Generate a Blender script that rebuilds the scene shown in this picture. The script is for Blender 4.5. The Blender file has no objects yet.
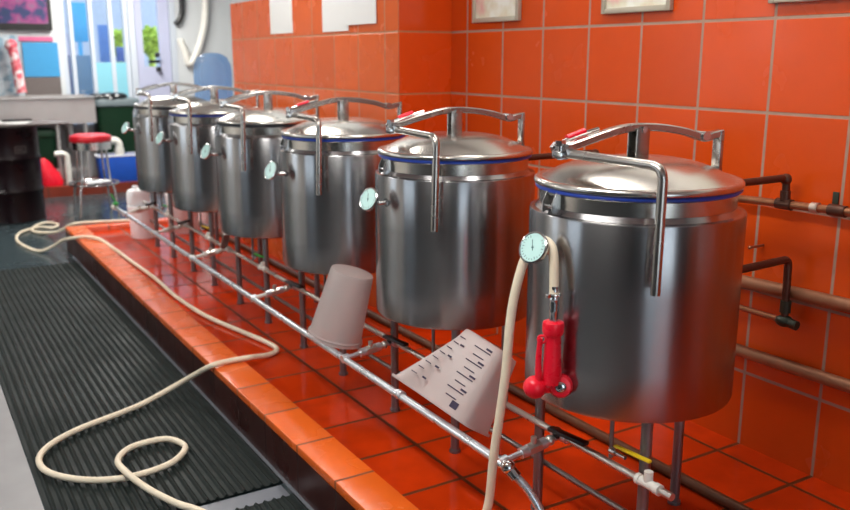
import bpy, bmesh, math, random
from mathutils import Vector, Matrix, Quaternion
random.seed(7)
C = bpy.context.scene.collection
PI = math.pi
sc = bpy.context.scene
V = Vector

# ------------------------------------------------------------------ materials
def rgb(r, g, b):
    f = lambda c: (c/255/12.92) if c/255 <= .04045 else ((c/255+.055)/1.055)**2.4
    return (f(r), f(g), f(b), 1)

class NT:
    def __init__(s, name):
        s.m = bpy.data.materials.new(name); s.m.use_nodes = True
        s.t = s.m.node_tree; s.b = s.t.nodes['Principled BSDF']; s.out = s.t.nodes['Material Output']
    def n(s, typ, **kw):
        x = s.t.nodes.new(typ)
        for k, v in kw.items(): setattr(x, k, v)
        return x
    def l(s, a, b): s.t.links.new(a, b)
    def math(s, op, a, b=None, c=None):
        x = s.n('ShaderNodeMath', operation=op)
        for i, v in enumerate((a, b, c)):
            if v is None: continue
            if isinstance(v, (int, float)): x.inputs[i].default_value = v
            else: s.l(v, x.inputs[i])
        return x.outputs[0]
    def mix(s, fac, a, b, bt='MIX'):
        x = s.n('ShaderNodeMix', data_type='RGBA', blend_type=bt)
        for i, v in ((0, fac), (6, a), (7, b)):
            if isinstance(v, (int, float)): x.inputs[i].default_value = v
            elif isinstance(v, tuple): x.inputs[i].default_value = v
            else: s.l(v, x.inputs[i])
        return x.outputs[2]
    def obj(s): return s.n('ShaderNodeTexCoord').outputs['Object']
    def noise(s, scale, detail=2, vec=None, rough=.5):
        x = s.n('ShaderNodeTexNoise'); x.inputs['Scale'].default_value = scale
        x.inputs['Detail'].default_value = detail; x.inputs['Roughness'].default_value = rough
        s.l(vec if vec is not None else s.obj(), x.inputs['Vector']); return x.outputs['Fac']
    def mapping(s, scale):
        x = s.n('ShaderNodeMapping'); x.inputs['Scale'].default_value = scale
        s.l(s.obj(), x.inputs['Vector']); return x.outputs[0]
    def rng(s, v, a, b, c, d):
        x = s.n('ShaderNodeMapRange'); s.l(v, x.inputs[0])
        for i, q in enumerate((a, b, c, d)): x.inputs[i+1].default_value = q
        return x.outputs[0]
    def bump(s, h, strength=.3, dist=.01):
        x = s.n('ShaderNodeBump'); x.inputs['Strength'].default_value = strength; x.inputs['Distance'].default_value = dist
        s.l(h, x.inputs['Height']); s.l(x.outputs[0], s.b.inputs['Normal'])
    def set(s, **kw):
        for k, v in kw.items():
            i = s.b.inputs[k.replace('_', ' ')]
            if isinstance(v, (int, float, tuple)): i.default_value = v
            else: s.l(v, i)
        return s

def plain(name, col, rough=.5, metal=0., var=.12, nscale=14, spec=.5, coat=0.):
    n = NT(name)
    f = n.noise(nscale, 3)
    lo = tuple(c*(1-var) for c in col[:3])+(1,); hi = tuple(min(1, c*(1+var)) for c in col[:3])+(1,)
    n.set(Base_Color=n.mix(f, lo, hi), Metallic=metal, Specular_IOR_Level=spec, Coat_Weight=coat,
          Roughness=n.rng(n.noise(nscale*2.3, 2), .3, .7, max(.02, rough*.8), min(1, rough*1.2)))
    return n.m

def steel(name, col, rough, aniso, rot=0.):
    n = NT(name)
    st = n.noise(1, 3, n.mapping((160, 160, 2.5)))        # fine vertical brushing
    big = n.noise(5, 3)
    c2 = tuple(c*.86 for c in col[:3])+(1,)
    n.set(Base_Color=n.mix(big, c2, col), Metallic=1., Anisotropic=aniso,
          Roughness=n.rng(st, .3, .7, rough*.99, rough*1.01))
    n.b.inputs['Anisotropic Rotation'].default_value = rot
    tg = n.n('ShaderNodeTangent', direction_type='RADIAL', axis='Z'); n.l(tg.outputs[0], n.b.inputs['Tangent'])
    return n.m

def tiles(name, col, grout, axes, orig, size, gw, rough, var=.1, spec=.5, wet=0., mott=.12, bump=.4):
    n = NT(name)
    sep = n.n('ShaderNodeSeparateXYZ'); n.l(n.obj(), sep.inputs[0])
    ms, cells = [], []
    for ax, o, T in zip(axes, orig, size):
        t = n.math('DIVIDE', n.math('SUBTRACT', sep.outputs['XYZ'.index(ax)], o), T)
        fl = n.math('FLOOR', t); fr = n.math('SUBTRACT', t, fl)
        d = n.math('MULTIPLY', n.math('MINIMUM', fr, n.math('SUBTRACT', 1., fr)), T)
        ms.append(n.rng(d, gw*.5-.0012, gw*.5+.0022, 0., 1.)); cells.append(fl)
    m = n.math('MULTIPLY', ms[0], ms[1]) if len(ms) > 1 else ms[0]
    cv = n.n('ShaderNodeCombineXYZ'); n.l(cells[0], cv.inputs[0])
    if len(cells) > 1: n.l(cells[1], cv.inputs[1])
    wn = n.n('ShaderNodeTexWhiteNoise', noise_dimensions='2D'); n.l(cv.outputs[0], wn.inputs['Vector'])
    lo = tuple(c*(1-var) for c in col[:3])+(1,); hi = tuple(min(1, c*(1+var)) for c in col[:3])+(1,)
    tc = n.mix(wn.outputs['Value'], lo, hi)
    nz = n.noise(9, 4)
    tc = n.mix(n.rng(nz, .3, .75, 0., mott*3), tc, tuple(c*.7 for c in col[:3])+(1,))
    gc = n.mix(n.noise(25, 3), tuple(c*.72 for c in grout[:3])+(1,), grout)
    r = n.rng(n.noise(4, 3), .35, .65, rough*.75, rough*1.3)
    n.set(Base_Color=n.mix(m, gc, tc), Specular_IOR_Level=spec,
          Roughness=n.math('ADD', n.math('MULTIPLY', r, m), n.math('MULTIPLY', n.math('SUBTRACT', 1., m), .6)))
    n.bump(n.math('ADD', m, n.math('MULTIPLY', n.noise(6, 2), .12)), bump, .004)
    return n.m

def emis(name, col, s):
    n = NT(name); n.set(Base_Color=col, Emission_Color=col, Emission_Strength=s, Roughness=.4); return n.m

def glass(name, tint=(1, 1, 1, 1), f=.08):
    n = NT(name)
    tr = n.n('ShaderNodeBsdfTransparent'); tr.inputs[0].default_value = tint
    gl = n.n('ShaderNodeBsdfGlossy'); gl.inputs['Roughness'].default_value = .03
    mx = n.n('ShaderNodeMixShader'); mx.inputs[0].default_value = f
    n.l(tr.outputs[0], mx.inputs[1]); n.l(gl.outputs[0], mx.inputs[2]); n.l(mx.outputs[0], n.out.inputs['Surface'])
    return n.m

M = {}
M['steel'] = steel('brushed_steel', (.39, .39, .40, 1), .25, .78, .25)
M['steel_lid'] = steel('spun_steel', (.66, .64, .60, 1), .24, .3)
M['bar'] = plain('satin_bar_steel', (.46, .43, .40, 1), .26, 1., .04, 4)
M['chrome'] = plain('polished_steel', (.62, .62, .62, 1), .17, 1., .04, 4)
M['leg'] = plain('leg_steel', (.24, .24, .25, 1), .42, .9, .05, 4)
M['gasket'] = plain('blue_gasket', rgb(28, 62, 165), .4)
M['gasket_dark'] = plain('dark_gasket', rgb(38, 42, 52), .5)
M['red_plastic'] = plain('red_plastic', rgb(240, 24, 50), .3, 0, .04)
M['red_dark'] = plain('red_vinyl', rgb(200, 16, 34), .35)
M['black'] = plain('black_rubber', rgb(20, 20, 22), .4)
M['pvc'] = plain('white_pvc', rgb(222, 220, 212), .3)
M['pipe_pale'] = plain('pale_coated_pipe', (.66, .69, .73, 1), .30, .8, .04, 4)
M['pipe_warm'] = plain('warm_steel_pipe', (.60, .57, .52, 1), .30, .85, .05, 4)
M['pipe_dark'] = plain('dull_steel_pipe', (.26, .25, .24, 1), .35, .9)
M['white'] = plain('white_plastic', rgb(250, 251, 253), .4, 0, .02)
M['hose'] = plain('cream_rubber_hose', rgb(236, 222, 196), .42, 0, .12)
M['copper'] = plain('copper_pipe', (.36, .15, .075, 1), .4, .75, .35, 9)
M['copper_pale'] = plain('lagged_copper_pipe', (.34, .16, .085, 1), .48, .45, .25, 9)
M['bronze'] = plain('tarnished_pipe', (.10, .045, .03, 1), .38, .6, .35, 20)
M['verdigris'] = plain('dark_green_valve', (.035, .045, .03, 1), .45, .3)
M['brown_pipe'] = plain('dull_brown_pipe', rgb(96, 56, 30), .5, .2, .25)
M['solder'] = plain('solder_ring', (.6, .5, .42, 1), .4, .7)
M['yellow'] = plain('yellow_grip', rgb(225, 195, 30), .4)
M['green'] = plain('green_grip', rgb(30, 165, 60), .4)
M['dial'] = plain('dial_face', rgb(196, 234, 230), .35, 0, .03)
M['dial_ink'] = plain('dial_ink', rgb(70, 110, 110), .5)
M['wall_tile'] = tiles('orange_wall_tile', rgb(214, 78, 20), rgb(182, 152, 132), 'YZ', (1.6287, 1.2086), (.3035, .3105), .0095, .22, .07, .32, mott=.05)
M['pillar_tile'] = tiles('orange_pillar_tile', rgb(228, 104, 48), rgb(206, 142, 104), 'YZ', (4.0457, 1.2086), (.3035, .3105), .008, .24, .06, .45, mott=.05)  # front face paler than the side: veiling window light put into the colour
M['pillar_side_tile'] = tiles('orange_side_tile', rgb(225, 78, 18), rgb(200, 128, 84), 'XZ', (2.217, 1.2086), (.4, .3105), .008, .24, .06, .45, mott=.05)
M['floor_tile'] = tiles('quarry_floor_tile', rgb(206, 58, 12), rgb(112, 52, 18), 'XY', (1.2045, 1.6287), (.3035, .3035), .014, .11, .16, .22, mott=.26)
M['kerb_tile'] = tiles('kerb_tile', rgb(230, 102, 30), rgb(140, 70, 30), 'Y', (2.377,), (.3166,), .011, .26, .08, .5, mott=.10)
M['kerb_end_tile'] = tiles('kerb_end_tile', rgb(222, 92, 40), rgb(130, 70, 36), 'X', (1.1,), (.3166,), .010, .22, .08, .5, mott=.10)
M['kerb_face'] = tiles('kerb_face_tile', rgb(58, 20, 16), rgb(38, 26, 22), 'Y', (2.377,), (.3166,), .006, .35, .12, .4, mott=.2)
M['slate'] = plain('wet_slate_floor', rgb(56, 68, 72), .24, 0, .1, 3, .4)
M['pale_floor'] = plain('pale_painted_floor', rgb(146, 145, 146), .5, 0, .05, 3)
M['concrete'] = plain('grey_floor_band', rgb(112, 116, 124), .35, 0, .15, 6)
M['ceil'] = plain('ceiling_paint', rgb(222, 222, 218), .8, 0, .03)
M['grey_wall'] = plain('pale_grey_paint', rgb(196, 200, 202), .6, 0, .03, 4)
M['upper_wall'] = plain('white_paint', rgb(238, 234, 226), .6, 0, .02, 4)
M['dim_wall'] = plain('grey_paint', rgb(84, 84, 86), .7, 0, .04, 4)
M['frame_white'] = plain('white_frame', rgb(186, 194, 204), .4, 0, .03)
M['cyan_white'] = plain('pale_cyan_panel', rgb(128, 190, 206), .4, 0, .03)
M['door_lilac'] = plain('pale_lilac_paint', rgb(176, 180, 204), .4, 0, .03)
M['sink'] = plain('sink_steel', (.56, .54, .53, 1), .4, .75, .1, 5)
M['bin'] = plain('dark_green_plastic', rgb(3, 40, 20), .5, spec=.3)
M['bin_lid'] = plain('grey_bin_lid', rgb(92, 104, 108), .5)
M['bag'] = plain('black_bin_bag', rgb(16, 18, 22), .28)
M['tote'] = plain('blue_plastic', rgb(22, 78, 178), .4)
M['maroon'] = plain('maroon_drum', rgb(18, 2, 6), .32, 0, .2, 4, .25)
M['step'] = tiles('step_tile', rgb(128, 50, 32), rgb(70, 40, 30), 'X', (1.1,), (.3,), .008, .35, .1)
M['paper'] = plain('paper', rgb(238, 238, 236), .7, 0, .02)
M['card_board'] = plain('board_grey', rgb(98, 90, 88), .6)
M['silver'] = plain('silver_frame', rgb(186, 178, 160), .4, .3)
M['glass'] = glass('window_glass')
M['bottle'] = None
def jug_mat():
    n = NT('translucent_plastic')
    f = n.noise(8, 3)
    n.set(Base_Color=n.mix(f, rgb(222, 212, 208), rgb(236, 226, 222)), Roughness=.34)
    tr = n.n('ShaderNodeBsdfTranslucent'); tr.inputs[0].default_value = rgb(236, 230, 226)
    tp = n.n('ShaderNodeBsdfTransparent'); tp.inputs[0].default_value = rgb(246, 246, 248)
    m1 = n.n('ShaderNodeMixShader'); m1.inputs[0].default_value = .3
    m2 = n.n('ShaderNodeMixShader'); m2.inputs[0].default_value = .5
    n.l(n.b.outputs[0], m1.inputs[1]); n.l(tr.outputs[0], m1.inputs[2])
    n.l(m1.outputs[0], m2.inputs[1]); n.l(tp.outputs[0], m2.inputs[2]); n.l(m2.outputs[0], n.out.inputs['Surface'])
    return n.m
M['jug'] = jug_mat()
M['jug_ink'] = plain('scale_ink', rgb(52, 42, 70), .6)
def bottle_mat():
    n = NT('blue_bottle_plastic')
    n.set(Base_Color=rgb(188, 210, 238), Roughness=.12)
    tp = n.n('ShaderNodeBsdfTransparent'); tp.inputs[0].default_value = rgb(190, 220, 248)
    m2 = n.n('ShaderNodeMixShader'); m2.inputs[0].default_value = .72
    n.l(n.b.outputs[0], m2.inputs[1]); n.l(tp.outputs[0], m2.inputs[2]); n.l(m2.outputs[0], n.out.inputs['Surface'])
    return n.m
M['bottle'] = bottle_mat()
def mat_rubber():
    n = NT('ribbed_rubber')
    n.set(Base_Color=n.mix(n.noise(5, 4), rgb(24, 30, 29), rgb(38, 45, 43)), Specular_IOR_Level=.14, Roughness=n.rng(n.noise(3, 3), .35, .7, .5, .65))
    return n.m
M['rubber'] = mat_rubber()
def picture_mat(name, base, blobs):
    n = NT(name)
    vor = n.n('ShaderNodeTexVoronoi'); vor.inputs['Scale'].default_value = 9; n.l(n.obj(), vor.inputs['Vector'])
    r = n.n('ShaderNodeValToRGB'); n.l(n.noise(7, 3), r.inputs[0])
    el = r.color_ramp.elements; el[0].position = .3; el[0].color = base; el[1].position = .75; el[1].color = blobs[-1]
    for i, b in enumerate(blobs[:-1]):
        e = el.new(.42+.12*i); e.color = b
    n.set(Base_Color=r.outputs[0], Roughness=.4)
    return n, r.outputs[0]
n_, c_ = picture_mat('screen_picture', rgb(28, 48, 84), [rgb(40, 46, 92), rgb(140, 56, 110), rgb(60, 110, 120)])
n_.set(Emission_Color=c_, Emission_Strength=.12); M['screen'] = n_.m
n_, c_ = picture_mat('poster_print', rgb(150, 176, 190), [rgb(120, 150, 170), rgb(190, 200, 206), rgb(110, 130, 150)]); M['poster'] = n_.m
n_, c_ = picture_mat('small_print', rgb(232, 230, 216), [rgb(236, 236, 226), rgb(222, 214, 190), rgb(226, 150, 150)]); M['print'] = n_.m
n_, c_ = picture_mat('striped_wrap', rgb(214, 74, 92), [rgb(236, 226, 226), rgb(206, 60, 80), rgb(230, 200, 200)]); M['stripe'] = n_.m
M['cyan'] = plain('cyan_board', rgb(56, 140, 190), .45, 0, .06)
M['pink'] = plain('pink_strip', rgb(190, 90, 130), .5)
M['lampglow'] = emis('lamp_diffuser', (1, .97, .92, 1), 7)

# ------------------------------------------------------------------ geometry
class MB:
    def __init__(s): s.bm = bmesh.new()
    def box(s, a, b, bev=0.):
        a, b = V(a), V(b)
        r = bmesh.ops.create_cube(s.bm, size=1, matrix=Matrix.Translation((a+b)/2) @ Matrix.Diagonal([*(abs(q) for q in (b-a)), 1]))
        if bev: s._bev(r['verts'], bev)
        return s
    def obox(s, c, ax, ay, size, bev=0.):
        ax = V(ax).normalized(); ay = V(ay); ay = (ay-ax*ay.dot(ax)).normalized(); az = ax.cross(ay)
        R = Matrix((ax, ay, az)).transposed().to_4x4()
        r = bmesh.ops.create_cube(s.bm, size=1, matrix=Matrix.Translation(V(c)) @ R @ Matrix.Diagonal([*size, 1]))
        if bev: s._bev(r['verts'], bev)
        return s
    def _bev(s, verts, bev):
        es = list({e for v in verts for e in v.link_edges})
        bmesh.ops.bevel(s.bm, geom=es, offset=bev, segments=2, affect='EDGES', profile=.5)
    def rings(s, rings, closed=True, cap=True):
        R = [[s.bm.verts.new(p) for p in r] for r in rings]
        n = len(R[0])
        for a, b in zip(R, R[1:]):
            for i in range(n if closed else n-1):
                j = (i+1) % n
                s.bm.faces.new((a[i], a[j], b[j], b[i]))
        if cap:
            s.bm.faces.new(list(reversed(R[0]))); s.bm.faces.new(R[-1])
        return s
    def lathe(s, prof, seg=48, at=(0, 0, 0), axis=(0, 0, 1), cap=True):
        q = V((0, 0, 1)).rotation_difference(V(axis).normalized()); at = V(at)
        rs = [[at + q @ V((r*math.cos(2*PI*i/seg), r*math.sin(2*PI*i/seg), z)) for i in range(seg)] for r, z in prof]
        return s.rings(rs, True, cap)
    def cyl(s, a, b, r, seg=16, r2=None):
        a, b = V(a), V(b); h = (b-a).length
        return s.lathe([(r, 0), (r if r2 is None else r2, h)], seg, a, b-a)
    def frames(s, pts):
        pts = [V(p) for p in pts]; n = len(pts); T = []
        for i in range(n):
            t = (pts[min(i+1, n-1)]-pts[max(i-1, 0)]); T.append(t.normalized())
        up = V((0, 0, 1)) if abs(T[0].z) < .9 else V((1, 0, 0))
        N = (up-T[0]*up.dot(T[0])).normalized(); out = []
        for i in range(n):
            if i:
                N = T[i-1].rotation_difference(T[i]) @ N
                N = (N-T[i]*N.dot(T[i])).normalized()
            out.append((pts[i], T[i], N, T[i].cross(N)))
        return out
    def tube(s, pts, r, seg=12, smooth=0):
        if smooth: pts = spline(pts, smooth)
        rs = []
        for i, (p, t, n, b) in enumerate(s.frames(pts)):
            rr = r[min(len(r)-1, i*len(r)//len(pts))] if isinstance(r, (list, tuple)) else r
            rs.append([p + (n*math.cos(2*PI*k/seg)+b*math.sin(2*PI*k/seg))*rr for k in range(seg)])
        return s.rings(rs)
    def strap(s, pts, w, h, side):              # flat bar swept along pts; side = direction of its width
        side = V(side).normalized(); rs = []
        for p, t, _, _ in s.frames(pts):
            n = side.cross(t).normalized()
            rs.append([p+side*(w/2)*a+n*(h/2)*b for a, b in ((1, .7), (.75, 1), (-.75, 1), (-1, .7), (-1, -.7), (-.75, -1), (.75, -1), (1, -.7))])
        return s.rings(rs)
    def sphere(s, c, r, seg=16, sq=(1, 1, 1)):
        bmesh.ops.create_uvsphere(s.bm, u_segments=seg, v_segments=max(6, seg//2), radius=r,
                                  matrix=Matrix.Translation(V(c)) @ Matrix.Diagonal([*sq, 1])); return s
    def torus(s, c, R, r, axis=(0, 0, 1), seg=36, rs=10):
        q = V((0, 0, 1)).rotation_difference(V(axis).normalized()); c = V(c)
        vs = [[s.bm.verts.new(c+q @ V(((R+r*math.cos(2*PI*j/rs))*math.cos(2*PI*i/seg), (R+r*math.cos(2*PI*j/rs))*math.sin(2*PI*i/seg), r*math.sin(2*PI*j/rs)))) for j in range(rs)] for i in range(seg)]
        for i in range(seg):
            for j in range(rs):
                a, b = vs[i], vs[(i+1) % seg]; s.bm.faces.new((a[j], b[j], b[(j+1) % rs], a[(j+1) % rs]))
        return s
    def hexnut(s, a, b, r): return s.cyl(a, b, r, 6)
    def build(s, name, mat, parent=None, loc=(0, 0, 0), ang=35):
        bmesh.ops.recalc_face_normals(s.bm, faces=s.bm.faces[:])
        for f in s.bm.faces: f.smooth = True
        for e in s.bm.edges:
            if len(e.link_faces) == 2 and e.calc_face_angle(0) > math.radians(ang): e.smooth = False
        me = bpy.data.meshes.new(name); s.bm.to_mesh(me); s.bm.free()
        me.materials.append(M[mat] if isinstance(mat, str) else mat)
        o = bpy.data.objects.new(name, me); C.objects.link(o); o.location = loc
        if parent: o.parent = parent
        return o

def spline(pts, k=6):
    pts = [V(p) for p in pts]; out = []
    P = [pts[0]*2-pts[1]]+pts+[pts[-1]*2-pts[-2]]
    for i in range(1, len(P)-2):
        a, b, c, d = P[i-1:i+3]
        for j in range(k):
            t = j/k
            out.append(.5*((2*b)+(c-a)*t+(2*a-5*b+4*c-d)*t*t+(3*b-a-3*c+d)*t**3))
    out.append(pts[-1]); return out

def bend(pts, r=.03, k=5):                    # polyline with rounded corners
    pts = [V(p) for p in pts]; out = [pts[0]]
    for a, b, c in zip(pts, pts[1:], pts[2:]):
        u, v = (a-b), (c-b); rr = min(r, u.length*.45, v.length*.45)
        p, q = b+u.normalized()*rr, b+v.normalized()*rr
        for i in range(k+1):
            t = i/k; out.append(p*(1-t)**2+b*2*t*(1-t)+q*t*t)
    out.append(pts[-1]); return out

def tag(o, label, cat, group=None, kind=None):
    o['label'] = label; o['category'] = cat
    if group: o['group'] = group
    if kind: o['kind'] = kind
    return o
def thing(name, label, cat, loc=(0, 0, 0), group=None, rz=0):
    o = bpy.data.objects.new(name, None); C.objects.link(o); o.location = loc; o.rotation_euler[2] = rz
    o.empty_display_size = .1
    return tag(o, label, cat, group)
def struct(o): o['kind'] = 'structure'; return o

FZ = -.16                                       # main floor; the tiled platform is z = 0
XW = 2.534; XP = 2.217; YF = 11.2
# ------------------------------------------------------------------ setting
struct(MB().box((-3.2, -3.2, FZ-.1), (4.4, 14.5, FZ)).build('floor', 'slate'))
struct(MB().box((1.245, -1.2, FZ+.002), (XW, 7.36, 0)).build('tile_platform', 'floor_tile'))
struct(MB().box((1.1, -1.2, 0.001), (1.245, 7.5, .035), .004).build('kerb_strip', 'kerb_tile'))
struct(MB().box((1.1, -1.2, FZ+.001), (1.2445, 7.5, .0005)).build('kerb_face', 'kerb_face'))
struct(MB().box((1.2455, 7.36, FZ+.001), (XW, 7.5, .035), .004).build('kerb_end', 'kerb_end_tile'))
struct(MB().box((1.086, -1.2, FZ), (1.1, 7.2, FZ+.006)).build('floor_edging', 'concrete'))
struct(MB().box((.25, 2.7, FZ), (1.07, 2.79, FZ+.005)).build('floor_band', 'concrete'))
struct(MB().box((-.35, -1.2, FZ), (.292, 4.75, FZ+.006)).build('painted_floor', 'pale_floor'))
struct(MB().box((XW, -3.2, FZ), (XW+.15, 3.9, 1.83)).build('wall_right', 'wall_tile'))
struct(MB().box((XW+.004, -3.2, 1.83), (XW+.15, 3.9, 2.9)).build('wall_right_upper', 'upper_wall'))
pl = struct(MB().box((XP, 3.905, FZ+.01), (XW+.2, 6.41, 1.775)).build('wall_pillar', 'pillar_tile'))
pl.data.materials.append(M['pillar_side_tile'])
for p in pl.data.polygons:
    if abs(p.normal.y) > .9: p.material_index = 1
struct(MB().box((XP+.004, 3.909, 1.775), (XW+.2, 6.406, 2.9)).build('wall_pillar_upper', 'grey_wall'))
struct(MB().box((-3.2, -3.3, 2.75), (4.4, YF+.2, 2.9)).build('ceiling', 'ceil'))
struct(MB().box((4.2, 6.3, FZ), (4.35, YF+.2, 2.75)).build('wall_alcove', 'grey_wall'))
struct(MB().box((XW+.15, 6.3, FZ), (4.2, 6.405, 2.75)).build('wall_return', 'grey_wall'))
rw = MB(); rw.box((-3.2, -3.35, FZ), (-1.3, -3.2, 2.75)); rw.box((1.4, -3.35, FZ), (4.4, -3.2, 2.75)); rw.box((-1.3, -3.35, 2.5), (1.4, -3.2, 2.75)); rw.box((-1.3, -3.35, FZ), (1.4, -3.2, .1))
struct(rw.build('wall_rear', 'dim_wall'))
# left wall with two windows
lw = MB()
for y0, y1 in ((-3.2, 2.6), (4.2, 5.8), (7.4, YF+.2)): lw.box((-3.35, y0, FZ), (-3.2, y1, 2.75))
for y0, y1 in ((2.6, 4.2), (5.8, 7.4)):
    lw.box((-3.35, y0, FZ), (-3.2, y1, .95)); lw.box((-3.35, y0, 2.3), (-3.2, y1, 2.75))
struct(lw.build('wall_left', 'dim_wall'))
lw = MB()
for y0, y1, z0, z1 in ((4.2, 5.8, FZ, 2.75), (7.4, YF, FZ, 2.75), (5.8, 7.4, FZ, .95), (5.8, 7.4, 2.3, 2.75)): lw.box((-3.2, y0, z0), (-3.19, y1, z1))
struct(lw.build('wall_left_reflector', 'upper_wall'))  # added white sheet on the unseen far left wall, brightens the kettle reflections
# far wall: solid parts around the shopfront and the door
fw = MB()
fw.box((-3.2, YF, FZ), (1.80, YF+.15, 2.75)); fw.box((3.15, YF, FZ), (4.35, YF+.15, 2.75))
fw.box((1.80, YF, FZ), (2.575, YF+.15, .55)); fw.box((1.80, YF, 2.5), (3.15, YF+.15, 2.75))
struct(fw.build('wall_far', 'grey_wall'))
def frame_rect(mb, x0, x1, z0, z1, w, y0, y1, axis='x', at=0):
    for a, b in (((x0, z0), (x0+w, z1)), ((x1-w, z0), (x1, z1)), ((x0+w, z0), (x1-w, z0+w)), ((x0+w, z1-w), (x1-w, z1))):
        if axis == 'x': mb.box((a[0], y0, a[1]), (b[0], y1, b[1]))
        else: mb.box((y0, a[0], a[1]), (y1, b[0], b[1]))
k = 0
wf = MB(); frame_rect(wf, 1.80, 2.575, .55, 2.5, .05, YF+.02, YF+.12)
w1 = struct(wf.build('window_1', 'frame_white'))
for x0, x1 in ((1.90, 1.945), (2.128, 2.172), (2.352, 2.40)):
    MB().box((x0, YF+.03, .6), (x1, YF+.11, 2.45)).build('mullion', 'frame_white', w1)
MB().box((2.172, YF+.04, .6), (2.53, YF+.10, 1.33)).build('lower_panel', 'cyan_white', w1)
MB().box((1.85, YF+.065, .6), (2.525, YF+.071, 2.45)).build('pane', 'glass', w1)
df = MB(); frame_rect(df, 2.58, 3.15, FZ, 2.5, .07, YF-.01, YF+.12)
d1 = struct(df.build('door_1', 'frame_white'))
lf = MB(); lf.box((2.655, YF+.03, FZ+.02), (2.745, YF+.08, 2.42)); lf.box((2.945, YF+.03, FZ+.02), (3.075, YF+.08, 2.42))
lf.box((2.745, YF+.03, FZ+.02), (2.945, YF+.08, 1.28)); lf.box((2.745, YF+.03, 2.3), (2.945, YF+.08, 2.42))
lf.build('door_leaf', 'door_lilac', d1)
MB().box((2.745, YF+.05, 1.28), (2.945, YF+.056, 2.3)).build('pane', 'glass', d1)
hb = MB(); hb.sphere((2.895, YF-.02, 1.42), .035, 12); hb.cyl((2.895, YF-.02, 1.42), (2.895, YF+.03, 1.42), .018)
hb.build('door_knob', 'black', d1)
hb = MB(); hb.sphere((2.91, YF-.02, 1.25), .03, 12); hb.cyl((2.91, YF-.02, 1.25), (2.91, YF+.03, 1.25), .03)
hb.box((2.80, YF+.005, 1.32), (2.93, YF+.03, 1.36)); hb.build('door_lock', 'black', d1)
for i, (y0, y1) in enumerate(((2.6, 4.2), (5.8, 7.4))):
    m = MB(); frame_rect(m, y0, y1, .95, 2.3, .06, -3.33, -3.22, 'y')
    m.box((-3.31, (y0+y1)/2-.025, 1.0), (-3.24, (y0+y1)/2+.025, 2.25))
    w = struct(m.build('window_%d' % (i+2), 'frame_white'))
    MB().box((-3.283, y0+.05, 1.0), (-3.278, y1-.05, 2.25)).build('pane', 'glass', w)

m = MB(); frame_rect(m, -1.3, 1.4, .1, 2.5, .06, -3.33, -3.22); m.box((.02, -3.31, .15), (.08, -3.24, 2.45))
w = struct(m.build('window_4', 'frame_white'))
MB().box((-1.25, -3.283, .15), (1.35, -3.278, 2.45)).build('pane', 'glass', w)
# rubber mats: ribbed section, real ribs
def mat(x0, x1, y0, y1, label):
    n = int((x1-x0)/.034); pts = []
    for i in range(n):
        a = x0+(x1-x0)*i/n; w = (x1-x0)/n
        pts += [(a, .010), (a+w*.45, .010), (a+w*.6, .017), (a+w*.70, .019), (a+w*.80, .017)]
    pts.append((x1, .010))
    m = MB()
    lo = [[m.bm.verts.new((x, y, FZ+.007)) for x, z in pts] for y in (y0, y1)]
    hi = [[m.bm.verts.new((x, y, FZ+z)) for x, z in pts] for y in (y0, y1)]
    for i in range(len(pts)-1):
        m.bm.faces.new((hi[0][i], hi[0][i+1], hi[1][i+1], hi[1][i]))
        m.bm.faces.new((lo[0][i], lo[1][i], lo[1][i+1], lo[0][i+1]))
        for r in (0, 1): m.bm.faces.new((lo[r][i], lo[r][i+1], hi[r][i+1], hi[r][i]))
    for i in (0, -1): m.bm.faces.new((lo[0][i], hi[0][i], hi[1][i], lo[1][i]))
    return tag(m.build('rubber_mat', 'rubber', ang=20), label, 'floor mat')
mat(.296, 1.082, 2.80, 6.95, 'long black ribbed rubber mat on floor beside the tiled kerb, under the hose loop')
mat(.296, 1.082, -.6, 2.69, 'black rubber mat at bottom of photo, on near side of the grey floor band')

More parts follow.
